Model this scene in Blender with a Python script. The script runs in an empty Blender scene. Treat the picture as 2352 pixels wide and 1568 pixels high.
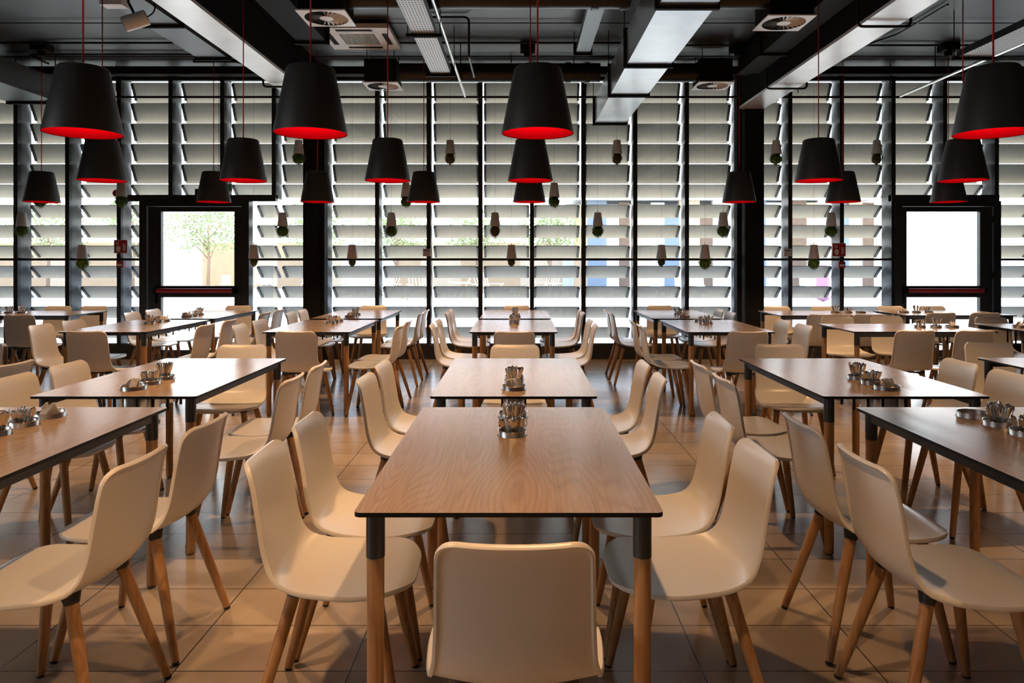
import bpy, math, random
from mathutils import Vector, Matrix
random.seed(7)
pi = math.pi
C = bpy.context.scene.collection
# ---------------------------------------------------------------- camera constants (photo 2352x1568)
F = 1640.0; VX = 1195.0; VY = 597.0; EYE = 1.42
TT = 0.77            # table top height
K = F/1716.0

# ---------------------------------------------------------------- materials
MATS = {}
def nt(name):
    m = bpy.data.materials.new(name); m.use_nodes = True
    n = m.node_tree; n.nodes.clear()
    o = n.nodes.new('ShaderNodeOutputMaterial'); b = n.nodes.new('ShaderNodeBsdfPrincipled')
    n.links.new(b.outputs[0], o.inputs[0]); MATS[name] = m
    return m, n, b, o
def simple(name, col, rough=.5, metal=0, bump=0, scale=60, var=0.0, spec=.5):
    m, n, b, o = nt(name)
    b.inputs['Base Color'].default_value = (*col, 1); b.inputs['Roughness'].default_value = rough
    b.inputs['Metallic'].default_value = metal; b.inputs['Specular IOR Level'].default_value = spec
    tc = n.nodes.new('ShaderNodeTexCoord'); ns = n.nodes.new('ShaderNodeTexNoise'); ns.inputs['Scale'].default_value = scale
    n.links.new(tc.outputs['Object'], ns.inputs['Vector'])
    if bump:
        bp = n.nodes.new('ShaderNodeBump'); bp.inputs['Strength'].default_value = bump; bp.inputs['Distance'].default_value = .002
        n.links.new(ns.outputs['Fac'], bp.inputs['Height']); n.links.new(bp.outputs[0], b.inputs['Normal'])
    mx = n.nodes.new('ShaderNodeMix'); mx.data_type = 'RGBA'
    mx.inputs[6].default_value = (*[c*(1-var) for c in col], 1); mx.inputs[7].default_value = (*[min(1, c*(1+var)) for c in col], 1)
    n.links.new(ns.outputs['Fac'], mx.inputs[0]); n.links.new(mx.outputs[2], b.inputs['Base Color'])
    return m
def M_(n, op, a, b=None, c=None):
    x = n.nodes.new('ShaderNodeMath'); x.operation = op
    for i, v in enumerate((a, b, c)):
        if v is None: continue
        if isinstance(v, (int, float)): x.inputs[i].default_value = v
        else: n.links.new(v, x.inputs[i])
    return x.outputs[0]
def wood(name, c1, c2, c3, stretch, k=16, rough=.5, bump=.3, nscale=1.0, spec=.5):
    """contour-line grain: growth rings cut by the surface"""
    m, n, b, o = nt(name)
    tc = n.nodes.new('ShaderNodeTexCoord'); oi = n.nodes.new('ShaderNodeObjectInfo')
    mp = n.nodes.new('ShaderNodeMapping'); mp.inputs['Scale'].default_value = stretch
    n.links.new(tc.outputs['Object'], mp.inputs['Vector'])
    ad = n.nodes.new('ShaderNodeVectorMath'); ad.operation = 'ADD'
    sc = n.nodes.new('ShaderNodeVectorMath'); sc.operation = 'SCALE'; sc.inputs['Scale'].default_value = 37.0
    cb = n.nodes.new('ShaderNodeCombineXYZ')
    for i in range(3): n.links.new(oi.outputs['Random'], cb.inputs[i])
    n.links.new(cb.outputs[0], sc.inputs[0]); n.links.new(sc.outputs[0], ad.inputs[0]); n.links.new(mp.outputs[0], ad.inputs[1])
    ns = n.nodes.new('ShaderNodeTexNoise'); ns.inputs['Scale'].default_value = nscale; ns.inputs['Detail'].default_value = 1.2
    ns.inputs['Roughness'].default_value = .35; n.links.new(ad.outputs[0], ns.inputs['Vector'])
    f = M_(n, 'MULTIPLY', ns.outputs['Fac'], k); fr = M_(n, 'FRACT', f)
    n2 = n.nodes.new('ShaderNodeTexNoise'); n2.inputs['Scale'].default_value = nscale*9; n2.inputs['Detail'].default_value = 4
    mp2 = n.nodes.new('ShaderNodeMapping'); mp2.inputs['Scale'].default_value = (3, .5, 3) if stretch[1] < stretch[0] else (3, 3, .4)
    n.links.new(ad.outputs[0], mp2.inputs['Vector']); n.links.new(mp2.outputs[0], n2.inputs['Vector'])
    cr = n.nodes.new('ShaderNodeValToRGB'); e = cr.color_ramp.elements
    e[0].position = 0; e[0].color = (*c2, 1); e[1].position = .35; e[1].color = (*c1, 1)
    x = cr.color_ramp.elements.new(.75); x.color = (*c1, 1); x = cr.color_ramp.elements.new(.97); x.color = (*c3, 1)
    n.links.new(fr, cr.inputs[0])
    mx = n.nodes.new('ShaderNodeMix'); mx.data_type = 'RGBA'; mx.blend_type = 'MULTIPLY'; mx.inputs[0].default_value = .35
    n.links.new(cr.outputs[0], mx.inputs[6])
    c2r = n.nodes.new('ShaderNodeValToRGB'); c2r.color_ramp.elements[0].color = (.55, .55, .55, 1); c2r.color_ramp.elements[0].position = .3
    c2r.color_ramp.elements[1].color = (1.15, 1.15, 1.15, 1); c2r.color_ramp.elements[1].position = .7
    n.links.new(n2.outputs['Fac'], c2r.inputs[0]); n.links.new(c2r.outputs[0], mx.inputs[7])
    n.links.new(mx.outputs[2], b.inputs['Base Color'])
    b.inputs['Roughness'].default_value = rough; b.inputs['Specular IOR Level'].default_value = spec
    bp = n.nodes.new('ShaderNodeBump'); bp.inputs['Strength'].default_value = bump; bp.inputs['Distance'].default_value = .0015
    hh = M_(n, 'ADD', M_(n, 'MULTIPLY', fr, .5), n2.outputs['Fac'])
    n.links.new(hh, bp.inputs['Height']); n.links.new(bp.outputs[0], b.inputs['Normal'])
    return m
plastic = simple('plastic', (.77, .745, .70), .30, bump=.05, scale=500, var=.02)
oak = wood('oak', (.47, .265, .12), (.36, .18, .075), (.40, .21, .09), (14, 14, 1.2), k=9, rough=.42, bump=.1)
tablewood = wood('tablewood', (.42, .302, .194), (.355, .250, .156), (.39, .278, .176), (4.6, .75, 4.6), k=34, rough=.22, bump=.16, spec=.42)
blackedge = simple('blackedge', (.006, .006, .007), .5, spec=.25)
darksteel = simple('darksteel', (.040, .047, .055), .38, .3, var=.05)
bracketm = simple('bracket_grey', (.05, .055, .06), .45, .3)
finm = simple('fin_grey', (.026, .027, .028), .5, var=.15, scale=3)
frameblack = simple('frameblack', (.020, .021, .022), .45, var=.1)
steel = simple('steel', (.80, .78, .75), .16, 1, bump=.05, scale=30)
brushed = simple('brushed', (.78, .77, .74), .30, 1)
rubber = simple('rubber', (.02, .018, .016), .7)
shade_m = simple('shade_black', (.040, .042, .045), .5, bump=.1, scale=200)
red_in = simple('lining_red', (.08, .0002, .0016), .9, spec=0)
cordred = simple('cord_red', (.55, .012, .02), .6)
bulbm = simple('bulb', (.9, .88, .8), .3)
ceilm = simple('ceiling_paint', (.044, .048, .051), .38, bump=.15, scale=3, var=.12)
blackp = simple('black_paint', (.008, .0085, .009), .75, spec=.2)
beamp = simple('beam_underside', (.85, .86, .86), .28, .3, bump=.2, scale=4, var=.12)
sidep = simple('beam_side', (.008, .0085, .009), .9, spec=.08)
galv = simple('galvanised', (.40, .41, .42), .30, .85, bump=.1, scale=6, var=.12)
whitem = simple('white_metal', (.90, .90, .89), .35)
potm = simple('pot_white', (.74, .74, .71), .45)
wallm = simple('wall_plaster', (.23, .21, .19), .7, bump=.2, scale=30)
redsign = simple('sign_red', (.42, .012, .02), .45)
redbar = simple('bar_red', (.45, .02, .025), .3)
paper = simple('paper', (.82, .80, .77), .8)
greenp = simple('sign_green', (.02, .35, .14), .5)
greyplastic = simple('grey_plastic', (.62, .60, .56), .5)
out_white = simple('out_white', (.45, .46, .47), .6)
def foliage(name, c1, c2):
    m, n, b, o = nt(name)
    oi = n.nodes.new('ShaderNodeTexCoord'); ns = n.nodes.new('ShaderNodeTexNoise'); ns.inputs['Scale'].default_value = 35
    n.links.new(oi.outputs['Object'], ns.inputs['Vector'])
    cr = n.nodes.new('ShaderNodeValToRGB'); cr.color_ramp.elements[0].position = .35; cr.color_ramp.elements[1].position = .65
    cr.color_ramp.elements[0].color = (*c1, 1); cr.color_ramp.elements[1].color = (*c2, 1)
    n.links.new(ns.outputs['Fac'], cr.inputs[0]); n.links.new(cr.outputs[0], b.inputs['Base Color']); b.inputs['Roughness'].default_value = .6
    tr = n.nodes.new('ShaderNodeBsdfTranslucent'); mx = n.nodes.new('ShaderNodeMixShader'); mx.inputs[0].default_value = .25
    n.links.new(cr.outputs[0], tr.inputs[0]); n.links.new(b.outputs[0], mx.inputs[1]); n.links.new(tr.outputs[0], mx.inputs[2])
    n.links.new(mx.outputs[0], o.inputs[0]); return m
leafg = foliage('leaf_green', (.05, .11, .015), (.16, .28, .05))
leafb = foliage('leaf_brown', (.10, .085, .03), (.17, .15, .05))
treel = foliage('tree_leaf', (.11, .15, .06), (.22, .26, .13))
def glassm(name, tint, refl):
    m, n, b, o = nt(name); n.nodes.remove(b)
    t = n.nodes.new('ShaderNodeBsdfTransparent'); t.inputs[0].default_value = (*tint, 1)
    g = n.nodes.new('ShaderNodeBsdfGlossy'); g.inputs['Roughness'].default_value = .02; g.inputs[0].default_value = (.8, .9, 1, 1)
    fr = n.nodes.new('ShaderNodeFresnel'); fr.inputs[0].default_value = 1.45
    f2 = M_(n, 'MULTIPLY', fr.outputs[0], refl)
    mx = n.nodes.new('ShaderNodeMixShader'); n.links.new(f2, mx.inputs[0]); n.links.new(t.outputs[0], mx.inputs[1]); n.links.new(g.outputs[0], mx.inputs[2])
    n.links.new(mx.outputs[0], o.inputs[0]); return m
glass = glassm('clear_glass', (.95, .96, .95), 1.0)
glass2 = glassm('lower_glass', (.86, .90, .95), 1.6)
# louvre: woven white metal, some light comes through
m, n, b, o = nt('louvre'); louvrem = m
tc = n.nodes.new('ShaderNodeTexCoord'); mp = n.nodes.new('ShaderNodeMapping'); mp.inputs['Scale'].default_value = (14, 1, 1)
ns = n.nodes.new('ShaderNodeTexNoise'); ns.inputs['Scale'].default_value = 1.5; ns.inputs['Detail'].default_value = 4
n.links.new(tc.outputs['Object'], mp.inputs[0]); n.links.new(mp.outputs[0], ns.inputs['Vector'])
cr = n.nodes.new('ShaderNodeValToRGB'); cr.color_ramp.elements[0].color = (.42, .39, .335, 1); cr.color_ramp.elements[1].color = (.53, .50, .44, 1)
n.links.new(ns.outputs['Fac'], cr.inputs[0]); n.links.new(cr.outputs[0], b.inputs['Base Color']); b.inputs['Roughness'].default_value = .7
tr = n.nodes.new('ShaderNodeBsdfTranslucent'); n.links.new(cr.outputs[0], tr.inputs[0])
mx = n.nodes.new('ShaderNodeMixShader'); mx.inputs[0].default_value = .12
n.links.new(b.outputs[0], mx.inputs[1]); n.links.new(tr.outputs[0], mx.inputs[2]); n.links.new(mx.outputs[0], o.inputs[0])
# floor tile
m, n, b, o = nt('floor_tile'); floorm = m
tc = n.nodes.new('ShaderNodeTexCoord'); mp = n.nodes.new('ShaderNodeMapping'); mp.inputs['Location'].default_value = (-.02, .005, 0)
n.links.new(tc.outputs['Object'], mp.inputs[0])
br = n.nodes.new('ShaderNodeTexBrick'); br.offset = 0; br.squash = 1
br.inputs['Scale'].default_value = 1; br.inputs['Brick Width'].default_value = .608; br.inputs['Row Height'].default_value = .309
br.inputs['Mortar Size'].default_value = .0028; br.inputs['Mortar Smooth'].default_value = .1
br.inputs['Color1'].default_value = (.40, .325, .25, 1); br.inputs['Color2'].default_value = (.47, .39, .305, 1); br.inputs['Mortar'].default_value = (.055, .045, .04, 1)
n.links.new(mp.outputs[0], br.inputs['Vector'])
ns = n.nodes.new('ShaderNodeTexNoise'); ns.inputs['Scale'].default_value = 3.5; ns.inputs['Detail'].default_value = 6
n.links.new(tc.outputs['Object'], ns.inputs['Vector'])
cr = n.nodes.new('ShaderNodeValToRGB'); cr.color_ramp.elements[0].color = (.8, .79, .78, 1); cr.color_ramp.elements[0].position = .3; cr.color_ramp.elements[1].color = (1.08, 1.07, 1.05, 1); cr.color_ramp.elements[1].position = .7
n.links.new(ns.outputs['Fac'], cr.inputs[0])
mx = n.nodes.new('ShaderNodeMix'); mx.data_type = 'RGBA'; mx.blend_type = 'MULTIPLY'; mx.inputs[0].default_value = 1
n.links.new(br.outputs['Color'], mx.inputs[6]); n.links.new(cr.outputs[0], mx.inputs[7]); n.links.new(mx.outputs[2], b.inputs['Base Color'])
b.inputs['Roughness'].default_value = .22; b.inputs['Specular IOR Level'].default_value = .5
bp = n.nodes.new('ShaderNodeBump'); bp.inputs['Strength'].default_value = .35; bp.inputs['Distance'].default_value = .002; bp.invert = True
n.links.new(br.outputs['Fac'], bp.inputs['Height']); n.links.new(bp.outputs[0], b.inputs['Normal'])
# perforated tray
m, n, b, o = nt('perforated'); perfm = m
tc = n.nodes.new('ShaderNodeTexCoord'); sp = n.nodes.new('ShaderNodeSeparateXYZ'); n.links.new(tc.outputs['Object'], sp.inputs[0])
def cell(v, s): return M_(n, 'SUBTRACT', M_(n, 'FRACT', M_(n, 'MULTIPLY', v, s)), .5)
cx_, cy_ = cell(sp.outputs[0], 38), cell(sp.outputs[1], 20)
dd = M_(n, 'SQRT', M_(n, 'ADD', M_(n, 'MULTIPLY', cx_, cx_), M_(n, 'MULTIPLY', cy_, cy_)))
hole = M_(n, 'LESS_THAN', dd, .27)
mx = n.nodes.new('ShaderNodeMix'); mx.data_type = 'RGBA'; mx.inputs[6].default_value = (.62, .63, .63, 1); mx.inputs[7].default_value = (.01, .01, .012, 1)
n.links.new(hole, mx.inputs[0]); n.links.new(mx.outputs[2], b.inputs['Base Color']); b.inputs['Roughness'].default_value = .45; b.inputs['Metallic'].default_value = .35
# paving outside
pavem = simple('paving', (.42, .41, .39), .8, var=.08, scale=2)
ochre = simple('out_ochre', (.30, .21, .13), .8, var=.12, scale=3); bluep = simple('out_blue', (.11, .145, .19), .7, var=.1, scale=2)
brownp = simple('out_brown', (.10, .065, .045), .8, var=.35, scale=5); beigep = simple('out_beige', (.36, .29, .21), .8, var=.08, scale=2)
greyout = simple('out_grey', (.12, .13, .15), .7); pinkm = simple('out_pink', (.30, .13, .21), .7); deckwood = simple('deck_wood', (.32, .26, .19), .7, var=.15)
trunkm = simple('trunk', (.18, .12, .08), .9)

# ---------------------------------------------------------------- mesh builder
class MB:
    def __init__(s): s.v = []; s.f = []; s.mi = []; s.cur = 0
    def add(s, vs, fs):
        o = len(s.v); s.v += [tuple(v) for v in vs]
        for f in fs: s.f.append([i+o for i in f]); s.mi.append(s.cur)
        return s
    def box(s, x0, x1, y0, y1, z0, z1):
        v = [(x, y, z) for x in (x0, x1) for y in (y0, y1) for z in (z0, z1)]
        return s.add(v, [(0, 1, 3, 2), (4, 6, 7, 5), (0, 4, 5, 1), (2, 3, 7, 6), (0, 2, 6, 4), (1, 5, 7, 3)])
    def tube(s, pts, rs, n=12, caps=True):
        pts = [Vector(p) for p in pts]
        if not hasattr(rs, '__len__'): rs = [rs]*len(pts)
        vs = []; up = None
        for i, p in enumerate(pts):
            t = (pts[min(i+1, len(pts)-1)] - pts[max(i-1, 0)]).normalized()
            if up is None:
                a = Vector((0, 0, 1)) if abs(t.z) < .9 else Vector((1, 0, 0))
                up = t.cross(a).normalized()
            up = (up - t*up.dot(t)).normalized(); w = t.cross(up)
            for k in range(n):
                a = 2*pi*k/n; vs.append(p + (up*math.cos(a) + w*math.sin(a))*rs[i])
        fs = []
        for i in range(len(pts)-1):
            for k in range(n):
                fs.append((i*n+k, i*n+(k+1) % n, (i+1)*n+(k+1) % n, (i+1)*n+k))
        if caps: fs.append(tuple(range(n-1, -1, -1))); b0 = (len(pts)-1)*n; fs.append(tuple(range(b0, b0+n)))
        return s.add(vs, fs)
    def lathe(s, prof, n=32, c=(0, 0, 0), closed=False):
        vs = []; fs = []
        for r, z in prof:
            for k in range(n):
                a = 2*pi*k/n; vs.append((c[0]+r*math.cos(a), c[1]+r*math.sin(a), c[2]+z))
        m = len(prof)
        for i in range(m if closed else m-1):
            j = (i+1) % m
            for k in range(n): fs.append((i*n+k, i*n+(k+1) % n, j*n+(k+1) % n, j*n+k))
        return s.add(vs, fs)
    def prism(s, poly, z0, z1):
        n = len(poly)
        vs = [(x, y, z0) for x, y in poly] + [(x, y, z1) for x, y in poly]
        return s.add(vs, [tuple(range(n-1, -1, -1)), tuple(range(n, 2*n))] + [(i, (i+1) % n, n+(i+1) % n, n+i) for i in range(n)])
    def mesh(s, name, mats, smooth=False, angle=None):
        me = bpy.data.meshes.new(name); me.from_pydata(s.v, [], s.f)
        for m in (mats if isinstance(mats, (list, tuple)) else [mats]): me.materials.append(m)
        me.polygons.foreach_set('material_index', s.mi)
        if smooth:
            me.polygons.foreach_set('use_smooth', [True]*len(me.polygons))
            if angle: me.set_sharp_from_angle(angle=math.radians(angle))
        me.update(); return me
    def build(s, name, mats, parent=None, smooth=False, angle=None, loc=None):
        return ob(name, s.mesh(name, mats, smooth, angle), parent, loc)
def ob(name, data, parent=None, loc=None):
    o = bpy.data.objects.new(name, data); C.objects.link(o)
    if parent: o.parent = parent
    if loc: o.location = loc
    return o
def tag(o, label, cat, group=None, kind=None):
    o['label'] = label; o['category'] = cat
    if group: o['group'] = group
    if kind: o['kind'] = kind
    return o
def thing(name, label, cat, loc=(0, 0, 0), rz=0, group=None):
    o = ob(name, None, None, loc); o.rotation_euler = (0, 0, rz); return tag(o, label, cat, group)
def struct(name, mb, mats, parent=None, smooth=False, label=None):
    o = mb.build(name, mats, parent, smooth)
    o['kind'] = 'structure'
    if label: o['label'] = label
    return o
CH = {}
def reg(o):  # remember children for copying
    CH[o.name] = list(o.children); [reg(c) for c in o.children]
def dup(o, parent=None):
    c = o.copy(); C.objects.link(c)
    if parent: c.parent = parent
    for ch in CH.get(o.name, []): dup(ch, c)
    return c

# ---------------------------------------------------------------- chair
def catmull(P, n):
    out = []; m = len(P)
    for i in range(m-1):
        p0, p1, p2, p3 = P[max(i-1, 0)], P[i], P[i+1], P[min(i+2, m-1)]
        for k in range(n):
            t = k/n
            out.append(tuple(.5*((2*p1[j]) + (-p0[j]+p2[j])*t + (2*p0[j]-5*p1[j]+4*p2[j]-p3[j])*t*t + (-p0[j]+3*p1[j]-3*p2[j]+p3[j])*t**3) for j in range(len(p1))))
    out.append(tuple(P[-1])); return out
def chair_shell():
    # y, z, half width, forward/up curl of the side edges
    P = [(-.264, .812, .170, .015), (-.250, .787, .171, .016), (-.240, .745, .173, .018), (-.231, .685, .175, .020), (-.223, .625, .176, .022),
         (-.218, .570, .178, .026), (-.210, .520, .181, .031), (-.192, .482, .187, .031), (-.152, .456, .197, .021), (-.092, .445, .208, .012), (-.020, .441, .216, .008),
         (.050, .440, .221, .005), (.115, .444, .219, .003), (.170, .449, .210, .002), (.212, .447, .193, 0), (.240, .437, .170, -.002)]
    S = catmull(P, 6)
    # arc length resample with dense ends
    L = [0]
    for a, b in zip(S, S[1:]): L.append(L[-1] + math.hypot(a[0]-b[0], a[1]-b[1]))
    T = L[-1]
    st = [0, .0012, .0035, .0065, .0098, .016, .024, .034, .048, .062]; x = .085
    while x < T-.11: st.append(x); x += .022
    st += [T-.105, T-.085, T-.066, T-.048, T-.033, T-.020, T-.0098, T-.0065, T-.0025, T]
    rows = []
    for s_ in st:
        i = max(k for k in range(len(L)) if L[k] <= s_+1e-9); i = min(i, len(L)-2)
        t = (s_-L[i])/(L[i+1]-L[i]); rows.append(tuple(S[i][j]*(1-t)+S[i+1][j]*t for j in range(4)))
    tp = [.2, .4, .6, .75, .86, .92, .945, .962, .985, 1]; ts = [-x for x in reversed(tp)] + [0] + tp
    R = .05; A = .13
    top = []; nor = []
    for i, (y, z, w, c) in enumerate(rows):
        s_ = st[i]; q = T - s_; wf = w
        if s_ < R: w = w - R + math.sqrt(max(0, R*R - (R-s_)**2))
        if q < A: u = 1-q/A; w = w*(.42 + .58*(1-u**2.6)**(1/2.2))
        a = rows[max(i-1, 0)]; b = rows[min(i+1, len(rows)-1)]
        ty, tz = b[0]-a[0], b[1]-a[1]; l = math.hypot(ty, tz); ty /= l; tz /= l
        ny, nz = -tz, ty   # forward / up normal
        if ny*1 + nz < 0: ny, nz = -ny, -nz
        r = []; rn = []
        for t in ts:
            tx = abs(w*t)/wf; e = c*tx**2.3
            r.append(Vector((w*t, y+ny*e, z+nz*e)))
            slope = (2.3*c*tx**1.3*(1 if t > 0 else -1))/wf
            rn.append(Vector((-slope, ny, nz)).normalized())
        top.append(r); nor.append(rn)
    nr, nc = len(top), len(ts); mb = MB(); vs = []; fs = []
    for r in top: vs += r
    for i in range(nr):
        for j in range(nc):
            w_ = rows[i][2]; x_ = abs(top[i][j].x); s_ = st[i]; q = T-s_
            dd_ = min(s_, q, abs(top[i][-1].x)-x_)
            if s_ < R and x_ > w_-R: dd_ = R - math.hypot(R-s_, x_-(w_-R))
            th = .0145 if dd_ < .0080 else .0085
            vs.append(top[i][j] - nor[i][j]*th)
    N = nr*nc
    for i in range(nr-1):
        for j in range(nc-1):
            a = i*nc+j; fs.append((a, a+1, a+nc+1, a+nc)); fs.append((N+a, N+a+nc, N+a+nc+1, N+a+1))
    loop = [j for j in range(nc)] + [i*nc+nc-1 for i in range(1, nr)] + [(nr-1)*nc+j for j in range(nc-2, -1, -1)] + [i*nc for i in range(nr-2, 0, -1)]
    cen = Vector((0, -.03, .5)); mid = []
    for q, a in enumerate(loop):
        p = (Vector(vs[a])+Vector(vs[N+a]))/2
        pr = Vector(vs[loop[q-1]]); nx = Vector(vs[loop[(q+1) % len(loop)]])
        i, j = divmod(a, nc); out = (nx-pr).cross(nor[i][j])
        if out.length < 1e-9: out = Vector((0, 0, 1))
        out.normalize(); mid.append((a, p, out))
    sgn = 1 if mid[nc//2][2].z > 0 else -1
    base = len(vs)
    for a, p, out in mid: vs.append(p + out*sgn*.003)
    m = len(loop)
    for q in range(m):
        a, b = loop[q], loop[(q+1) % m]; ma, mb_ = base+q, base+(q+1) % m
        fs.append((b, a, ma, mb_)); fs.append((N+a, N+b, mb_, ma))
    mb.add(vs, fs)
    return mb.mesh('seat_shell', plastic, True, 50)
LEGS = [((-.125, -.115), (-.205, -.235)), ((.125, -.115), (.205, -.235)), ((-.140, .125), (-.205, .205)), ((.140, .125), (.205, .205))]
def make_chair():
    t = thing('dining_chair', 'x', 'chair')
    ob('seat_shell', chair_shell(), t)
    mb = MB()
    for (tx, ty), (fx, fy) in LEGS:
        zt = .437 if ty < 0 else .434
        d = (Vector((fx, fy, 0)) - Vector((tx, ty, zt))).normalized()
        p = Vector((tx, ty, zt)); mb.tube([p - d*.004, p + d*.020, p + d*.027], [.029, .0225, .021], 14)
    for a, b in ((0, 3), (1, 2)):
        pa, pb = LEGS[a][0], LEGS[b][0]
        dx, dy = pb[0]-pa[0], pb[1]-pa[1]; l = math.hypot(dx, dy); nx, ny = -dy/l*.016, dx/l*.016
        mb.prism([(pa[0]+nx, pa[1]+ny), (pa[0]-nx, pa[1]-ny), (pb[0]-nx, pb[1]-ny), (pb[0]+nx, pb[1]+ny)], .418, .4315)
    o = mb.build('leg_frame', darksteel, t, True, 40)
    for (tx, ty), (fx, fy) in LEGS:
        a, b = Vector((tx, ty, .434)), Vector((fx, fy, 0)); d = (b-a).normalized(); L = (b-a).length
        m = MB(); m.tube([Vector((0, 0, 0)), (b-a).normalized()*(-.0)+d*(L*.33), d*(L*.7), d*(L-.012)], [.0195, .0185, .0165, .0140], 16)
        g = m.build('leg', oak, t, True, 40, loc=a+d*.02)
        g.location = a + d*.0
        m = MB(); m.tube([d*(L-.013), d*(L-.001)], [.0128, .0115], 14); m.build('foot_glide', rubber, g, True, 40)
    reg(t); return t
chair0 = make_chair(); used = [False]
FACE = {'+x': -pi/2, '-x': pi/2, '+y': 0, '-y': pi}
def chair(x, y, face, label, group=None, jit=True):
    if used[0]: c = dup(chair0)
    else: c = chair0; used[0] = True
    rz = FACE[face] if isinstance(face, str) else face
    if jit: rz += random.uniform(-.035, .035)
    c.location = (x, y, .0); c.rotation_euler = (0, 0, rz); c['label'] = label
    c['group'] = group or 'white dining chairs'
    return c

# ---------------------------------------------------------------- table (local: length along y, top at TT)
TL = 1.38*K; TW = .80
def rrect(w, l, r, n=5):
    P = []
    for sx, sy, a0 in ((1, 1, 0), (-1, 1, pi/2), (-1, -1, pi), (1, -1, 3*pi/2)):
        for k in range(n+1):
            a = a0 + pi/2*k/n; P.append((sx*(w/2-r)+r*math.cos(a), sy*(l/2-r)+r*math.sin(a)))
    return P
CAN = [(-.19-.155*k)*1.0 for k in range(3)]      # offsets from the end that carries the canisters
CR = [.060, .052, .052]
import bmesh
def tabletop_mesh(holes):
    bm = bmesh.new(); z1 = TT; z0 = TT-.012
    outer = [bm.verts.new((x, y, z1)) for x, y in rrect(TW, TL, .018)]
    edges = [bm.edges.new((outer[i], outer[(i+1) % len(outer)])) for i in range(len(outer))]
    for (hy, r) in holes:
        ring = [bm.verts.new((r*math.cos(2*pi*k/28), hy+r*math.sin(2*pi*k/28), z1)) for k in range(28)]
        edges += [bm.edges.new((ring[i], ring[(i+1) % 28])) for i in range(28)]
    bmesh.ops.triangle_fill(bm, use_beauty=True, use_dissolve=False, edges=edges)
    for f in list(bm.faces):
        c = f.calc_center_median()
        if any(math.hypot(c.x, c.y-hy) < r*.98 for hy, r in holes): bm.faces.remove(f)
    topf = list(bm.faces)
    for f in topf:
        if f.normal.z < 0: f.normal_flip()
    r = bmesh.ops.extrude_face_region(bm, geom=topf)
    # extruded copies become the lower skin
    for v in [g for g in r['geom'] if isinstance(g, bmesh.types.BMVert)]: v.co.z = z0
    bmesh.ops.recalc_face_normals(bm, faces=bm.faces[:])
    me = bpy.data.meshes.new('tabletop')
    for f in bm.faces: f.material_index = 0 if (f.normal.z > .5 and f.calc_center_median().z > TT-.002) else 1
    bm.to_mesh(me); bm.free()
    me.materials.append(tablewood); me.materials.append(blackedge); return me
HOLES = [(TL/2+CAN[k], CR[k]+.0035) for k in range(3)]
def make_table():
    t = thing('dining_table', 'x', 'table')
    ob('tabletop', tabletop_mesh(HOLES), t)
    m = MB(); a, b = TW/2-.045, TL/2-.21; zt = TT-.012
    for s in (-1, 1):
        m.box(s*a-.011, s*a+.011, -TL/2+.065, TL/2-.065, zt-.040, zt)
        m.box(-a+.011, a-.011, s*b-.011, s*b+.011, zt-.040, zt)
    m.build('apron_frame', darksteel, t)
    y0, y1 = HOLES[2][0]-.075, HOLES[0][0]+.075
    m = MB()
    for yy in (HOLES[0][0]+.072, (HOLES[0][0]+HOLES[1][0])/2, (HOLES[1][0]+HOLES[2][0])/2, HOLES[2][0]-.068):
        m = MB(); P_ = [(-.062, zt), (-.062, zt-.14), (-.052, zt-.14), (-.052, zt-.008), (.052, zt-.008), (.052, zt-.14), (.062, zt-.14), (.062, zt)]
        vs = [(a_, y_, b_) for y_ in (yy-.006, yy+.006) for a_, b_ in P_]
        m.add(vs, [tuple(range(8)), tuple(range(15, 7, -1))] + [(q_, 8+q_, 8+(q_+1) % 8, (q_+1) % 8) for q_ in range(8)])
        m.build('canister_bracket', blackedge, t)
    for sx in (-1, 1):
        for sy in (-1, 1):
            cx, cy = sx*(TW/2-.048), sy*(TL/2-.048)
            m = MB(); m.tube([(0, 0, zt-.118), (0, 0, .008)], [.0232, .0215], 24)
            g = m.build('leg', oak, t, True, 40, loc=(cx, cy, 0))
            m = MB(); m.tube([(0, 0, zt), (0, 0, zt-.118)], [.0245, .0245], 24); m.build('leg_sleeve', darksteel, g, True, 40)
            m = MB(); m.tube([(0, 0, .010), (0, 0, .0005)], [.012, .016], 16); m.build('foot_glide', rubber, g, True, 40)
    reg(t); return t
table0 = make_table(); tused = [False]

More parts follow.
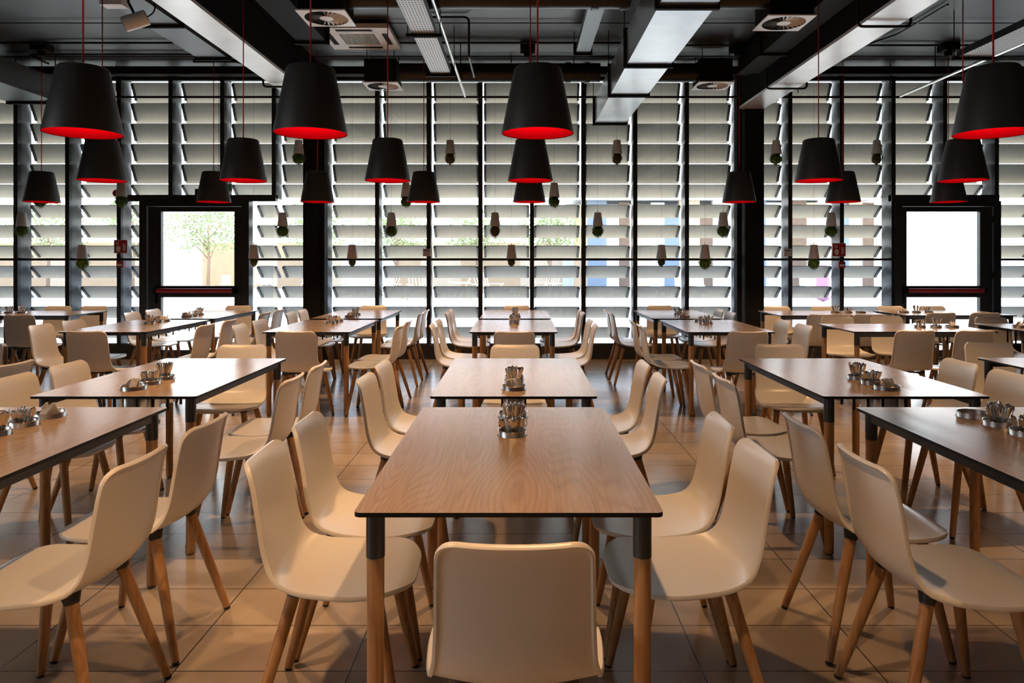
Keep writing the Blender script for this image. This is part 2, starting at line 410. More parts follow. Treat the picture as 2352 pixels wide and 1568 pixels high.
# canister, napkin, cutlery prototypes
def make_canister(r, nm):
    t = thing('canister', 'x', 'canister')
    m = MB(); z1 = .020; z0 = -.125
    m.lathe([(r, z0), (r, z1-.001), (r-.0008, z1), (r-.0016, z1-.001), (r-.0018, z0+.003), (.001, z0+.003)], 40)
    m.lathe([(.001, z0), (r, z0)], 40)
    m.build('cup', brushed, t, True, 40)
    m = MB(); m.lathe([(r+.0006, z1-.002), (r+.0012, z1-.0005), (r+.0003, z1+.0012), (r-.0022, z1+.0008), (r-.0026, z1-.002)], 40, closed=True)
    m.build('rim', steel, t, True)
    reg(t); return t
def knife_mesh(kind):
    """flatware standing with its handle up, local z up, total ~.20"""
    P = {'knife': [(-.105, .0035, .0010), (-.09, .009, .0010), (-.03, .010, .0012), (.0, .0055, .0025), (.02, .0060, .0036), (.055, .0085, .0042), (.083, .0105, .0040), (.093, .0080, .003), (.097, .003, .0015)],
         'spoon': [(-.10, .004, .001), (-.093, .013, .0015), (-.07, .0185, .002), (-.045, .012, .0018), (-.03, .004, .0016), (.0, .0032, .0018), (.04, .0055, .0016), (.075, .0092, .0016), (.088, .0085, .0014), (.095, .003, .001)],
         'fork': [(-.10, .011, .0008), (-.06, .0125, .0012), (-.045, .008, .0014), (-.03, .004, .0016), (.0, .0035, .0018), (.045, .0060, .0016), (.08, .0098, .0016), (.092, .0080, .0014), (.098, .003, .001)]}[kind]
    m = MB(); vs = []; fs = []; n = 10
    for z, w, d in P:
        for k in range(n):
            a = 2*pi*k/n; vs.append((w*1.25*math.cos(a), d*1.2*math.sin(a), z))
    for i in range(len(P)-1):
        for k in range(n): fs.append((i*n+k, i*n+(k+1) % n, (i+1)*n+(k+1) % n, (i+1)*n+k))
    fs += [tuple(range(n-1, -1, -1)), tuple(range((len(P)-1)*n, len(P)*n))]
    m.add(vs, fs); return m.mesh(kind, steel, True)
CUT = {k: knife_mesh(k) for k in ('knife', 'spoon', 'fork')}
def napkin_mesh(seed, crumpled=False):
    rnd = random.Random(seed); m = MB(); vs = []; fs = []; nu, nv = 9, 7
    for s in range(2):
        for i in range(nu):
            for j in range(nv):
                u, v = i/(nu-1)-.5, j/(nv-1)
                w = .070*(1-.25*v) if not crumpled else .058*(1-.55*abs(v-.4))
                x = u*w; z = v*.085-.045; y = .010*math.sin(u*7+seed)*v + .008*math.cos(v*5) + (.006 if s else 0) + rnd.uniform(-.0016, .0016)
                if crumpled: z += .012*math.sin(u*9+seed); y += .012*math.sin(v*6+u*5)
                vs.append((x, y, z))
    N = nu*nv
    for i in range(nu-1):
        for j in range(nv-1):
            a = i*nv+j; fs.append((a, a+nv, a+nv+1, a+1)); fs.append((N+a, N+a+1, N+a+nv+1, N+a+nv))
    lp = [j for j in range(nv)] + [i*nv+nv-1 for i in range(1, nu)] + [(nu-1)*nv+j for j in range(nv-2, -1, -1)] + [i*nv for i in range(nu-2, 0, -1)]
    for q in range(len(lp)):
        a, b = lp[q], lp[(q+1) % len(lp)]; fs.append((a, b, N+b, N+a))
    m.add(vs, fs); return m.mesh('paper_napkin', paper, True, 60)
NAP = [napkin_mesh(1), napkin_mesh(2), napkin_mesh(3, True)]
can0 = [make_canister(CR[0], 0), make_canister(CR[1], 1)]; cused = [False, False]

def place_table(desc, x, y, rz, contents, n=6, cg='canisters set into the table tops'):
    """contents: from the carrying end inwards; n: napkins, k: knives and forks, s: spoons, e: empty"""
    if tused[0]: t = dup(table0)
    else: t = table0; tused[0] = True
    t.location = (x, y, 0); t.rotation_euler = (0, 0, rz)
    t['label'] = 'wood-topped dining table with oak legs, ' + desc; t['group'] = 'dining tables'
    R = Matrix.Rotation(rz, 3, 'Z')
    for k, what in enumerate(contents):
        p = R @ Vector((0, TL/2+CAN[k], 0)) + Vector((x, y, TT))
        q = 0 if k == 0 else 1
        if cused[q]: c = dup(can0[q])
        else: c = can0[q]; cused[q] = True
        c.location = p; c.rotation_euler = (0, 0, random.uniform(0, 6))
        w = {'n': 'holding napkins', 'k': 'holding knives and forks', 's': 'holding spoons', 'e': 'standing empty'}[what]
        c['label'] = 'round steel canister ' + w + ' in ' + desc; c['group'] = cg
        if what in 'ks':
            rad = CR[k]-.018; cnt = n
            for i in range(cnt):
                a = 2.4*i + random.uniform(-.3, .3); rr = rad*math.sqrt((i+.5)/cnt)
                kd = random.choice(['knife', 'knife', 'fork']) if what == 'k' else 'spoon'
                o = ob(kd, CUT[kd]); lean = rr/rad*random.uniform(.20, .42)
                dx, dy = math.cos(a), math.sin(a)
                zc = .105 - .125 + random.uniform(-.004, .006) + (.012 if what == 'k' else -.006)
                o.location = p + Vector((dx*rr*.55, dy*rr*.55, zc)); axis = Vector((-dy, dx, 0))
                o.rotation_mode = 'QUATERNION'
                from mathutils import Quaternion
                o.rotation_quaternion = Quaternion(axis, lean) @ Quaternion((0, 0, 1), random.uniform(0, pi))
                tag(o, f'steel {kd} standing handle up in a canister in {desc}', 'cutlery', f'{kd if kd=="spoon" else kd} pieces in {desc}'[:70])
        elif what == 'n':
            for i in range(2):
                o = ob('paper_napkin', NAP[(k+i+int(x*7)) % 3]); o.location = p + Vector((-.015+.026*i, -.012+.022*i, .012))
                o.rotation_euler = (random.uniform(-.2, .2), random.uniform(-.5, .5), random.uniform(-.6, .6))
                tag(o, f'white paper napkin sticking out of the canister in {desc}', 'napkin', f'napkins in {desc}'[:70])
    return t
def seats(desc, L=(), R=(), near=None, far=None):
    """L / R: (x, y) of the chairs on the left / right long side, nearer first"""
    for side, lst, f in (('left', L, '+x'), ('right', R, '-x')):
        for i, (x, y) in enumerate(lst):
            w = ('nearer' if i == 0 else 'farther') if len(lst) == 2 else 'only'
            chair(x, y, f, f'white chair on the {side} side of {desc}, {w} of the two' if len(lst) == 2 else f'white chair on the {side} side of {desc}')
    if near: chair(near[0], near[1], '+y', f'white chair seen from behind, near end of {desc}', jit=False)
    if far: chair(far[0], far[1], '-y', f'white chair facing the camera, far end of {desc}')
def Y(d): return d*K
D1, D2, D3, D4 = Y(2.612), Y(4.252), Y(7.435), Y(8.99)
far_, near_ = 0, pi    # canisters towards the far or the near end
# centre row
CX = [-.030, -.032, -.062, -.055]
T = ['the front centre table', 'the second centre table', 'the third centre table', 'the rearmost centre table']
place_table(T[0], CX[0], D1, far_, 'nks', 16); place_table(T[1], CX[1], D2, near_, 'nks', 14)
place_table(T[2], CX[2], D3, far_, 'nkk'); place_table(T[3], CX[3], D4, near_, 'nkk')
def side(xs, ys, inset=.255):
    return [(xs, Y(y)) for y in ys]
seats(T[0], side(-.565, (2.39, 2.86)), side(.515, (2.40, 2.86)), near=(-.012, Y(1.60)+.262))
seats(T[1], side(-.560, (3.90, 4.40)), side(.480, (3.92, 4.42)), far=(-.04, Y(5.36)-.262))
seats(T[2], side(-.580, (7.05, 7.56)), side(.455, (7.05, 7.56)), near=(-.05, Y(6.34)+.262))
seats(T[3], side(-.600, (8.66, 9.10)), side(.475, (8.66, 9.12)), far=(-.05, Y(9.98)-.262))
# left row
T = ['the front left table', 'the second left table', 'the third left table', 'the rearmost left table']
LX = [-1.955, -1.945, -1.935, -1.935]
for i, (dd_, e, s_, cnt) in enumerate(((D1, far_, 'nsk', 14), (D2, near_, 'nsk', 14), (D3, far_, 'nsk', 6), (D4, near_, 'nsk', 6))):
    place_table(T[i], LX[i], dd_, e, s_, cnt)
seats(T[0], (), side(-1.435, (2.33, 2.84)))
seats(T[1], side(-2.415, (3.90, 4.40)), side(-1.435, (3.90, 4.38)), far=(-1.98, Y(5.36)-.262))
seats(T[2], side(-2.40, (7.05, 7.58)), side(-1.37, (6.98, 7.48)), near=(-1.92, Y(6.36)+.262))
seats(T[3], side(-2.42, (8.68, 9.15)), side(-1.39, (8.60, 9.08)), far=(-1.96, Y(9.98)-.262))
# right row
T = ['the front right table', 'the second right table', 'the third right table', 'the rearmost right table']
RX = [1.880, 1.845, 1.905, 1.865]
for i, (dd_, e, s_, cnt) in enumerate(((D1, far_, 'eks', 14), (D2, near_, 'nsk', 14), (D3, far_, 'esk', 6), (D4, near_, 'nsk', 6))):
    place_table(T[i], RX[i], dd_, e, s_, cnt)
seats(T[0], side(1.315, (2.33, 2.84)), ())
seats(T[1], side(1.305, (3.90, 4.42)), side(2.40, (4.02, 4.50)), far=(1.86, Y(5.40)-.262))
seats(T[2], side(1.375, (7.00, 7.52)), side(2.42, (7.02, 7.58)), near=(1.94, Y(6.34)+.262))
seats(T[3], side(1.295, (8.66, 9.08)), side(2.21, (8.72, 9.22)), far=(1.86, Y(9.98)-.262))
# outer left row
T = ['the nearer outer left table', 'the farther outer left table']
place_table(T[0], -3.775, D3, far_, 'nsk'); place_table(T[1], -3.79, D4, near_, 'nsk')
seats(T[0], side(-4.28, (7.05, 7.55)), side(-3.21, (7.05, 7.62)), near=(-3.72, Y(6.38)+.262))
seats(T[1], side(-4.28, (8.70, 9.20)), side(-3.21, (8.68, 9.18)), far=(-3.75, Y(9.98)-.262))
# crosswise tables (length along x)
def cross(desc, xc, d0, flip, s_, nearx=(), farx=(), cnt=6, dn=None, df=None):
    yc = Y(d0) + TW/2
    place_table(desc, xc, yc, -pi/2 if flip else pi/2, s_, cnt)
    for i, x in enumerate(nearx):
        chair(x, Y(dn)+.262, '+y', f'white chair seen from behind at {desc}' + (('', ', left one', ', right one')[i+1] if len(nearx) > 1 else ''))
    for i, x in enumerate(farx):
        chair(x, Y(df)-.262, '-y', f'white chair facing the camera behind {desc}' + (('', ', left one', ', right one')[i+1] if len(farx) > 1 else ''))
H2 = TL/2
cross('the crosswise table at far left', -5.29-H2, 8.74, False, 'kkk', (-6.02, -5.54), (-6.09, -5.62), 6, 8.24, 9.87)
cross('the crosswise table behind the right pillar', 3.05+H2, 8.76, True, 'esk', (3.39, 3.90), (3.36, 3.98), 6, 8.34, 9.80)
cross('the crosswise table before the right pillar', 3.03+H2, 6.78, True, 'nks', (3.41, 3.93), (3.44, 3.97), 6, 6.44, 8.12)
cross('the crosswise table by the right door', 4.54+H2, 8.80, False, 'nks', (4.85, 5.36), (4.87, 5.43), 6, 8.60, 9.87)
cross('the crosswise table at the right edge', 4.63+H2, 6.80, False, 'nkk', (), (5.00,), 6, 6.44, 7.95)
cross('the nearest table cut by the right edge', 3.04+H2, 4.14, False, '', (), (3.43,), 6, 6.44, 5.50)
# single chairs at the edges
chair(-2.98-.262, Y(4.42), '-x', 'white chair cut by the left edge, behind the second left table')
chair(-3.93, Y(5.45)-.262, '-y', 'white chair barely showing at the left edge, halfway up the room')
chair(6.30, Y(9.30), '-x', 'white chair at the right end of the crosswise table by the right door')
chair(6.72, Y(9.95), pi/2+.3, 'brightly lit white chair in the far right corner by the glass')
chair(7.05, Y(9.45), pi/2-.1, 'white chair cut by the right edge near the glass wall')

# ---------------------------------------------------------------- pendants
def make_pendant():
    t = thing('pendant_lamp', 'x', 'lamp')
    R0, R1, H = .200, .128, .368
    m = MB(); m.lathe([(R0, 0), (R0+.001, .004), (R1+.004, H-.012), (R1-.004, H-.002), (R1-.016, H), (.0001, H)], 56)
    m.build('lamp_shade', shade_m, t, True, 50)
    m = MB(); m.lathe([(R0, 0), (R0-.004, .003), (R1-.004, H-.014), (.0001, H-.008)], 56)
    m.build('shade_lining', red_in, t, True, 50)
    m = MB(); m.lathe([(.0001, H-.034), (.016, H-.034), (.018, H-.02), (.018, H-.010)], 20); m.build('lamp_socket', blackp, t, True, 50)
    m = MB(); m.lathe([(.0001, H-.098), (.018, H-.092), (.027, H-.07), (.021, H-.048), (.013, H-.034)], 20); m.build('bulb', bulbm, t, True)
    reg(t); return t
pend0 = make_pendant(); pused = [False]
ZP = 2.125
LAMP_W = 80
def pendant(x, y, label, ztop=4.03, light=True, power=1.0):
    if pused[0]: p = dup(pend0)
    else: p = pend0; pused[0] = True
    p.location = (x, y, ZP); p['label'] = label; p['group'] = 'black and red pendant lamps'
    m = MB(); m.tube([(0, 0, .367), (0, 0, ztop-ZP)], .0048, 8); m.build('cord', cordred, p, True)
    ld = bpy.data.lights.new('lamp_light', 'SPOT'); ld.energy = LAMP_W*power; ld.color = (1.0, .57, .27); ld.spot_size = math.radians(150); ld.spot_blend = .15; ld.shadow_soft_size = .03
    l = bpy.data.objects.new('lamp_light', ld); C.objects.link(l); l.parent = p; l.location = (0, 0, .215)
names = ['leftmost', 'second from left', 'third from left', 'fourth from left', 'fifth from left', 'sixth from left', 'seventh from left', 'rightmost']
r1 = [-2.44, -1.17, .097, 2.64]
for i, x in enumerate(r1):
    pendant(x, Y(4.17), 'large black cone pendant with red inside, front row, ' + (names[i] if i < 3 else 'rightmost'))
r2 = [-3.72, -2.465, -1.18, .09, 2.655, 3.94]
for i, x in enumerate(r2):
    pendant(x, Y(6.65), 'black cone pendant with red inside, middle row, ' + (names[i] if i < 5 else 'rightmost'), 3.86 if i == 0 else 4.03)
r3 = [-5.83, -3.735, -2.47, -1.175, .11, 2.665, 3.93, 5.215]
for i, x in enumerate(r3):
    pendant(x, Y(9.1), 'small-looking black cone pendant with red inside, rear row by the window, ' + (names[i] if i < 7 else 'rightmost'), 3.83 if i in (1,) else 3.97, power=.8)
for i, x in enumerate([-2.44, -1.17, .097, 2.64]):
    pendant(x, Y(1.62), 'black cone pendant over the nearest tables, above the picture, ' + (names[i] if i < 3 else 'rightmost'), power=.9)
for i, x in enumerate([-1.8, .1, 2.0]):  # unseen row, added as warm fill for the foreground
    pendant(x, Y(-.6), 'added black cone fill pendant behind the camera, ' + names[i], power=.65)

# ---------------------------------------------------------------- room shell
WY = 10.79*K     # glass line
ZC = 4.05
X0, X1, Y0 = -9.2, 9.2, -5.0
struct('floor', MB().box(X0, X1, Y0, WY+.12, -.1, 0), floorm)
struct('ceiling', MB().box(X0-.2, X1+.2, Y0-.2, WY+.25, ZC, ZC+.25), ceilm)
m = MB(); m.box(X0-.2, X0, Y0-.2, -2.6, -.1, ZC); m.box(X0-.2, X0, 1.4, WY+.15, -.1, ZC); m.box(X0-.2, X0, -2.6, 1.4, -.1, 1.2); m.box(X0-.2, X0, -2.6, 1.4, 3.0, ZC)
struct('wall_left', m, wallm)
sw = ob('window_99', None, None, (X0-.1, -.6, 0)); sw['kind'] = 'structure'  # unseen side window, added to bring cool daylight onto the front chairs
m = MB(); m.box(-.03, .03, -2, -1.94, 1.2, 3.0); m.box(-.03, .03, 1.94, 2, 1.2, 3.0); m.box(-.03, .03, -1.94, 1.94, 1.2, 1.26); m.box(-.03, .03, -1.94, 1.94, 2.94, 3.0); m.box(-.03, .03, -.03, .03, 1.26, 2.94)
m.build('window_frame', frameblack, sw); MB().box(-.004, .004, -1.94, 1.94, 1.26, 2.94).build('pane', glass, sw)
struct('wall_right', MB().box(X1, X1+.2, Y0-.2, WY+.15, -.1, ZC), wallm)
struct('wall_back', MB().box(X0, X1, Y0-.2, Y0, -.1, ZC), wallm)
MP = 117.93/159; MX0 = (42.5-VX)/159
def mx(k): return MX0 + MP*k
KMIN, KMAX = -2, 22
ZH = 2.31; SILL = .205
door_r = [((333-VX)/159, (573-VX)/159, 2, 5), ((2052-VX)/159, (2284-VX)/159, 17, 19)]
def fin(m, x, z0, z1, w=.055):
    m.box(x-w/2, x+w/2, WY-.05, WY+.03, z0, z1)
    m.box(x-.013, x+.013, WY+.03, Y(11.02), z0, z1)
LY = Y(11.0)
def blade_mesh(w, dy, dz):
    m = MB(); l = math.hypot(dy, dz); ny, nz = dz/l*.006, dy/l*.006
    pts = [(-ny, -nz), (dy-ny, -dz-nz), (dy+ny, -dz+nz), (ny, nz)]
    vs = [(x, y, z) for x in (-w/2, w/2) for y, z in pts]
    m.add(vs, [(0, 1, 2, 3), (7, 6, 5, 4)] + [(i, i+4, (i+1) % 4+4, (i+1) % 4) for i in range(4)])
    return m.mesh('louvre_blade', louvrem)
def bracket_mesh(dy, dz):
    m = MB(); l = math.hypot(dy, dz); a, b = .84*dy, .84*dz; ny, nz = -dz/l, -dy/l
    h = .024
    for x in (0, ):
        vs = [(xx, y, z) for xx in (-.017, .017) for y, z in ((0, 0), (a, -b), (a+ny*h, -b+nz*h), (ny*h, nz*h))]
        m.add(vs, [(0, 1, 2, 3), (7, 6, 5, 4)] + [(i, i+4, (i+1) % 4+4, (i+1) % 4) for i in range(4)])
    return m.mesh('louvre_bracket', bracketm)
LO, UP = (.215, .176), (.137, .270)
BM = {}
BR = {LO: bracket_mesh(*LO), UP: bracket_mesh(*UP)}
ZB = [.430+.300*k for k in range(13)]
wn = [0]
def window(xl, xr, z0, z1, fins=(False, True), transom=True):
    wn[0] += 1
    w = ob(f'window_{wn[0]}', None, None, ((xl+xr)/2, WY, 0)); w['kind'] = 'structure'
    cx = (xl+xr)/2; hw = (xr-xl)/2
    m = MB()
    for s_, fl in ((-1, fins[0]), (1, fins[1])):
        if fl:
            m.box(s_*hw-.030, s_*hw+.030, -.06, .03, z0, z1)
    m.box(-hw, hw, -.03, .03, z1-.04, z1)
    if z0 < .5: m.box(-hw, hw, -.03, .03, z0, z0+.012)
    if transom and z0 < 1.4 < z1: m.box(-hw, hw, -.035, .02, 1.412, 1.446)
    m.build('window_frame', frameblack, w)
    for s_, fl in ((-1, fins[0]), (1, fins[1])):
        if fl: MB().box(s_*hw-.013, s_*hw+.013, .031, Y(11.06)-WY, z0, z1).build('outer_fin', finm, w)
    if transom and z0 < 1.4 < z1:
        MB().box(-hw+.028, hw-.028, -.004, .004, z0+.01, 1.412).build('lower_pane', glass2, w)
        MB().box(-hw+.028, hw-.028, -.004, .004, 1.446, z1-.04).build('upper_pane', glass, w)
    else:
        MB().box(-hw+.028, hw-.028, -.004, .004, z0+.01, z1-.04).build('upper_pane', glass, w)
    bw = 2*hw-.085
    for k, zb in enumerate(ZB):
        if zb < z0+.05 or zb > z1+.05: continue
        cfg = LO if k <= 7 else UP
        key = (round(bw, 2), cfg)
        if key not in BM: BM[key] = blade_mesh(bw, *cfg)
        b_ = ob('louvre_blade', BM[key], w, (0, LY-WY, zb))
        for s_ in (-1, 1):
            ob('louvre_bracket', BR[cfg], b_, (s_*(bw/2-.010), .002, -.009))
for k in range(KMIN, KMAX):
    xl, xr = mx(k), mx(k+1); cut = None
    for (dl, dr, ka, kb) in door_r:
        if ka <= k < kb or (ka == 17 and 17 <= k < 19): cut = (dl, dr, ka, kb)
    if cut is None: window(xl, xr, SILL, ZC, (k == KMIN, True))
    else:
        dl, dr, ka, kb = cut
        window(xl, xr, ZH, ZC, (False, True))
        if dl-xl > .15 and xl < dl < xr: window(xl, dl, SILL, ZH, (False, False))
        if xr-dr > .15 and xl < dr < xr: window(dr, xr, SILL, ZH, (False, False))
# sill, head band, pillar bases
m = MB()
segs = [(X0, door_r[0][0]), (door_r[0][1], door_r[1][0]), (door_r[1][1], X1)]
for a, b_ in segs: m.box(a, b_, WY-.09, WY+.10, 0, SILL)
struct('trim_1', m, frameblack)
struct('trim_2', MB().box(mx(2)-.03, mx(5)+.03, WY-.07, WY+.04, ZH-.045, ZH+.045), frameblack)
struct('trim_3', MB().box(mx(17)-.03, mx(19)+.03, WY-.07, WY+.04, ZH-.045, ZH+.045), frameblack)
# doors
def door(nm, xl, xr, gl, gr):
    d = ob(nm, None, None, (0, WY, 0)); d['kind'] = 'structure'
    m = MB()
    m.box(xl-.03, xl+.075, -.10, .06, 0, ZH-.045); m.box(xr-.075, xr+.03, -.10, .06, 0, ZH-.045); m.box(xl+.075, xr-.075, -.10, .06, ZH-.12, ZH-.045)
    m.box(xl+.075, xr-.075, -.10, .08, 0, .02)
    m.build('door_frame', frameblack, d)
    zt = 2.115; zm0, zm1 = .885, 1.050; zb = .13
    m = MB(); a, b_ = xl+.085, xr-.085
    m.box(a, gl, -.075, .0, .025, 2.185); m.box(gr, b_, -.075, 0, .025, 2.185)
    m.box(gl, gr, -.075, 0, zt, 2.185); m.box(gl, gr, -.075, 0, zm0, zm1); m.box(gl, gr, -.075, 0, .025, zb)
    m.build('door_leaf', frameblack, d)
    MB().box(gl, gr, -.04, -.033, zm1, zt).build('upper_glass', glass, d)
    MB().box(gl, gr, -.04, -.033, zb, zm0).build('lower_glass', glass, d)
    m = MB(); m.tube([(gl-.03, -.145, .985), (gr+.01, -.145, .985)], .030, 20); pb = m.build('push_bar', redbar, d, True, 40)
    pb['label'] = 'red push bar'
    m = MB()
    for x in (gl-.045, gr+.025): m.box(x-.02, x+.02, -.175, -.075, .945, 1.03)
    m.build('bar_bracket', blackp, pb)
    m = MB(); m.box(gl-.075, gl-.045, -.10, -.075, .80, 1.06); m.build('door_handle', blackp, d)
    m = MB()
    for z in (.4, 1.2, 2.0): m.tube([(b_+.005, -.09, z-.05), (b_+.005, -.09, z+.05)], .011, 10)
    m.build('hinge', blackp, d, True, 40)
door('door_1', door_r[0][0], door_r[0][1], (376-VX)/159, (543-VX)/159)
door('door_2', door_r[1][0], door_r[1][1], (2076-VX)/159, (2243-VX)/159)
# pillars and beams
m = MB(); m.box(-3.03, -2.80, Y(10.42), Y(10.42)+.26, 0, 3.54); m.box(-2.80, -2.74, Y(10.42)+.03, Y(10.42)+.2, 0, 3.54)
struct('column_1', m, blackp, label='black steel pillar left of the centre')
m = MB(); m.box(3.14, 3.40, Y(10.42), Y(10.42)+.26, 0, 3.54); m.box(3.03, 3.10, Y(10.42)+.02, Y(10.42)+.16, 0, ZC); struct('column_2', m, blackp, label='black steel pillar right of the centre')
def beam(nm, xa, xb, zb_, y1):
    m = MB(); m.box(xa, xb, Y0, y1, zb_, zb_+.03); m.cur = 1; m.box(xa+.004, xb-.004, Y0, y1-.003, zb_+.03, ZC)  # light lower skin, near-black body above it
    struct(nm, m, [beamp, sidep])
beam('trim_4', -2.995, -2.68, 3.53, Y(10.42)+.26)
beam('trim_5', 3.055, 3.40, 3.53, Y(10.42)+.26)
struct('trim_6', MB().box(X0, X1, Y(9.95), Y(9.95)+.1, 3.90, 4.0), blackp)
for i, yy in enumerate((5.2, 7.05)):   # recessed ceiling joints
    struct(f'trim_{7+i}', MB().box(X0, X1, Y(yy), Y(yy)+.06, ZC-.06, ZC), blackp)

# ---------------------------------------------------------------- services under the ceiling
def duct(name, label, cat, xa, xb, za, zb_, y0, y1, flanges, mat, group=None, under=None):
    t = thing(name, label, cat, (0, 0, 0), 0, group)
    m = MB(); m.box(xa, xb, y0, y1, za, zb_); m.build('duct_body', mat, t)
    for y in flanges:
        e = .028; m = MB()
        m.box(xa-e, xb+e, y-.02, y+.02, za-e, za-.0005); m.box(xa-e, xb+e, y-.02, y+.02, zb_+.0005, zb_+e)
        m.box(xa-e, xa-.0005, y-.02, y+.02, za-.0005, zb_+.0005); m.box(xb+.0005, xb+e, y-.02, y+.02, za-.0005, zb_+.0005)
        m.build('flange', blackp, t)
    for y in flanges:
        for x in (xa-.02, xb+.02):
            m = MB(); m.tube([(x, y, zb_+.02), (x, y, ZC)], .005, 6); m.build('hanger_rod', blackp, t)
    return t
def fx(px, d): return (px-VX)*d/1716
h = 1.89
duct('air_duct', 'long galvanised rectangular air duct with black flanges right of centre', 'air duct', 1.03, 1.455, 1.42+h, 1.42+h+.33, .6, Y(10.35),
     [Y(4.0), Y(5.56), Y(7.25), Y(8.56), Y(10.33)], galv)
duct('air_duct', 'dark rectangular air duct high at the far left edge', 'air duct', -6.83, -6.17, 3.53, 3.84, 1.0, Y(10.0), [Y(6.5), Y(9.98)], simple('duct_dark', (.075, .08, .08), .4, .4))
duct('ventilation_duct', 'flat grey duct beside the left ceiling beam', 'air duct', -3.90, -3.53, 3.86, 3.98, 1.0, Y(9.05), [Y(7.77), Y(9.03)], simple('duct_grey', (.12, .13, .14), .35, .5))
duct('ventilation_duct', 'narrow flat grey duct left of the big rectangular duct', 'air duct', .64, .80, 3.80, 3.88, 6.78, Y(8.62), [Y(8.6)], MATS['duct_grey'])
duct('ventilation_duct', 'black flat duct right of the left ceiling beam', 'air duct', -2.37, -2.06, 3.74, 3.98, 1.0, Y(8.05), [Y(7.95)], blackp)
duct('ventilation_duct', 'black flat duct left of the right ceiling beam', 'air duct', 2.71, 2.98, 3.74, 3.98, 1.0, Y(9.3), [Y(8.4)], blackp)
def round_duct(label, xa, xb, y, z, r, cone=None):
    t = thing('round_duct', label, 'air duct', (0, 0, 0))
    m = MB(); m.tube([(xa, y, z), (xb, y, z)], r, 32); m.build('duct_body', blackmetal, t, True, 40)
    for x in cone or ():
        m = MB(); m.tube([(x-.035, y, z), (x-.03, y, z), (x+.03, y, z), (x+.035, y, z)], [r, r+.012, r+.012, r], 32)
        m.build('joint_collar', blackmetal, t, True, 40)
blackmetal = simple('black_metal', (.014, .0145, .015), .35, .2)
round_duct('black round duct from left square vent to the big duct, near the window', fx(920, 9.4), 1.00, Y(9.4), 3.775, .118, (.60, .84))
round_duct('black round duct from the right square vent to the big duct', 1.48, fx(1605, 9.4), Y(9.4), 3.775, .118, (1.6,))
round_duct('black round duct crossing the top of the picture left of the big duct', -1.75, 1.00, Y(6.815), 3.83, .118, (.68, .94))
round_duct('black round duct at the top right of the big duct', 1.48, 2.25, Y(6.815), 3.83, .118, (1.7,))
def diffuser(label, x, y, z, s=.44):
    t = thing('air_diffuser', label, 'air vent', (x, y, z), 0, 'square swirl air vents')
    m = MB(); R = s*.44; n = 48; P = []
    ring = [(R*math.cos(2*pi*k/n), R*math.sin(2*pi*k/n)) for k in range(n)]
    sq = []
    for k in range(n):
        a = 2*pi*k/n; c, s_ = math.cos(a), math.sin(a); q = (s/2)/max(abs(c), abs(s_)); sq.append((c*q, s_*q))
    vs = [(a, b_, 0) for a, b_ in ring] + [(a, b_, 0) for a, b_ in sq] + [(a, b_, .012) for a, b_ in sq]
    m.add(vs, [(k, (k+1) % n, n+(k+1) % n, n+k) for k in range(n)] + [(n+k, n+(k+1) % n, 2*n+(k+1) % n, 2*n+k) for k in range(n)])
    m.build('vent_plate', whitem, t)
    m = MB()
    for k in range(26):
        a = 2*pi*k/26; m2 = []
        for r in (R*.30, R*.99):
            w = .0065 if r < R*.5 else .0075; c, s_ = math.cos(a), math.sin(a)
            m2 += [(r*c-w*s_, r*s_+w*c, .001), (r*c+w*s_, r*s_-w*c, .014)]
        m.add(m2, [(0, 1, 3, 2)])
    m.lathe([(.0001, -.001), (R*.32, .0), (R*.32, .006), (.0001, .007)], 24)
    m.build('vent_blades', whitem, t)
    m = MB(); q = s/2-.02; m.box(-q, q, -q, q, .0125, .30); m.box(-q, -q+.02, -q-.004, q+.004, .28, .30)
    m.build('plenum_box', blackp, t)
    m = MB()
    for a in (-q+.03, q-.03):
        for b_ in (-q+.03, q-.03): m.tube([(a, b_, .30), (a, b_, ZC-z)], .005, 6)
    m.build('hanger_rod', blackp, t)
zd = 3.62
def dpos(pxc, yc):   # px centre of the plate at height zd
    d = (zd-EYE)*F/(VY-yc); return ((pxc-VX)*d/F, d)
for lab, px, py in (('near left square vent with swirl slots, white, under the ceiling', 750, 43), ('far left square swirl vent before the louvres', 880, 199),
                    ('near right square vent with swirl slots beside the right beam', 1800, 54), ('far right square swirl vent right of the big duct', 1636, 198)):
    x, y = dpos(px, py); diffuser(lab, x, y, zd)
# ceiling cassette
t = thing('air_conditioner', 'white square ceiling air conditioner with a central grille, top left of centre', 'air conditioner', (-1.84, Y(8.58), 3.955))
m = MB(); s = .40
for a, b_, c, d in ((-s, s, -s, -.235), (-s, s, .235, s), (-s, -.235, -.235, .235), (.235, s, -.235, .235)): m.box(a, b_, c, d, 0, .05)
m.build('panel_frame', whitem, t)
m = MB(); m.box(-.235, .235, -.235, .235, .012, .05); m.build('grille_back', blackp, t)
m = MB()
for k in range(20):
    x = -.20+.4*k/19; m.box(x-.0035, x+.0035, -.20, .20, .001, .012)
for s_ in (-1, 1): m.box(s_*.218-.018, s_*.218+.018, -.235, .235, -.002, .012); m.box(-.2, .2, s_*.218-.018, s_*.218+.018, -.002, .012)
m.build('grille', whitem, t)
for s_ in (-1, 1):
    MB().box(s_*.315-.028, s_*.315+.028, -.20, .20, -.004, -.0005).build('air_slot', blackp, t)
    MB().box(-.20, .20, s_*.315-.028, s_*.315+.028, -.004, -.0005).build('air_slot', blackp, t)
MB().box(-.37, .37, -.37, .37, .05, .094).build('casing', blackp, t)
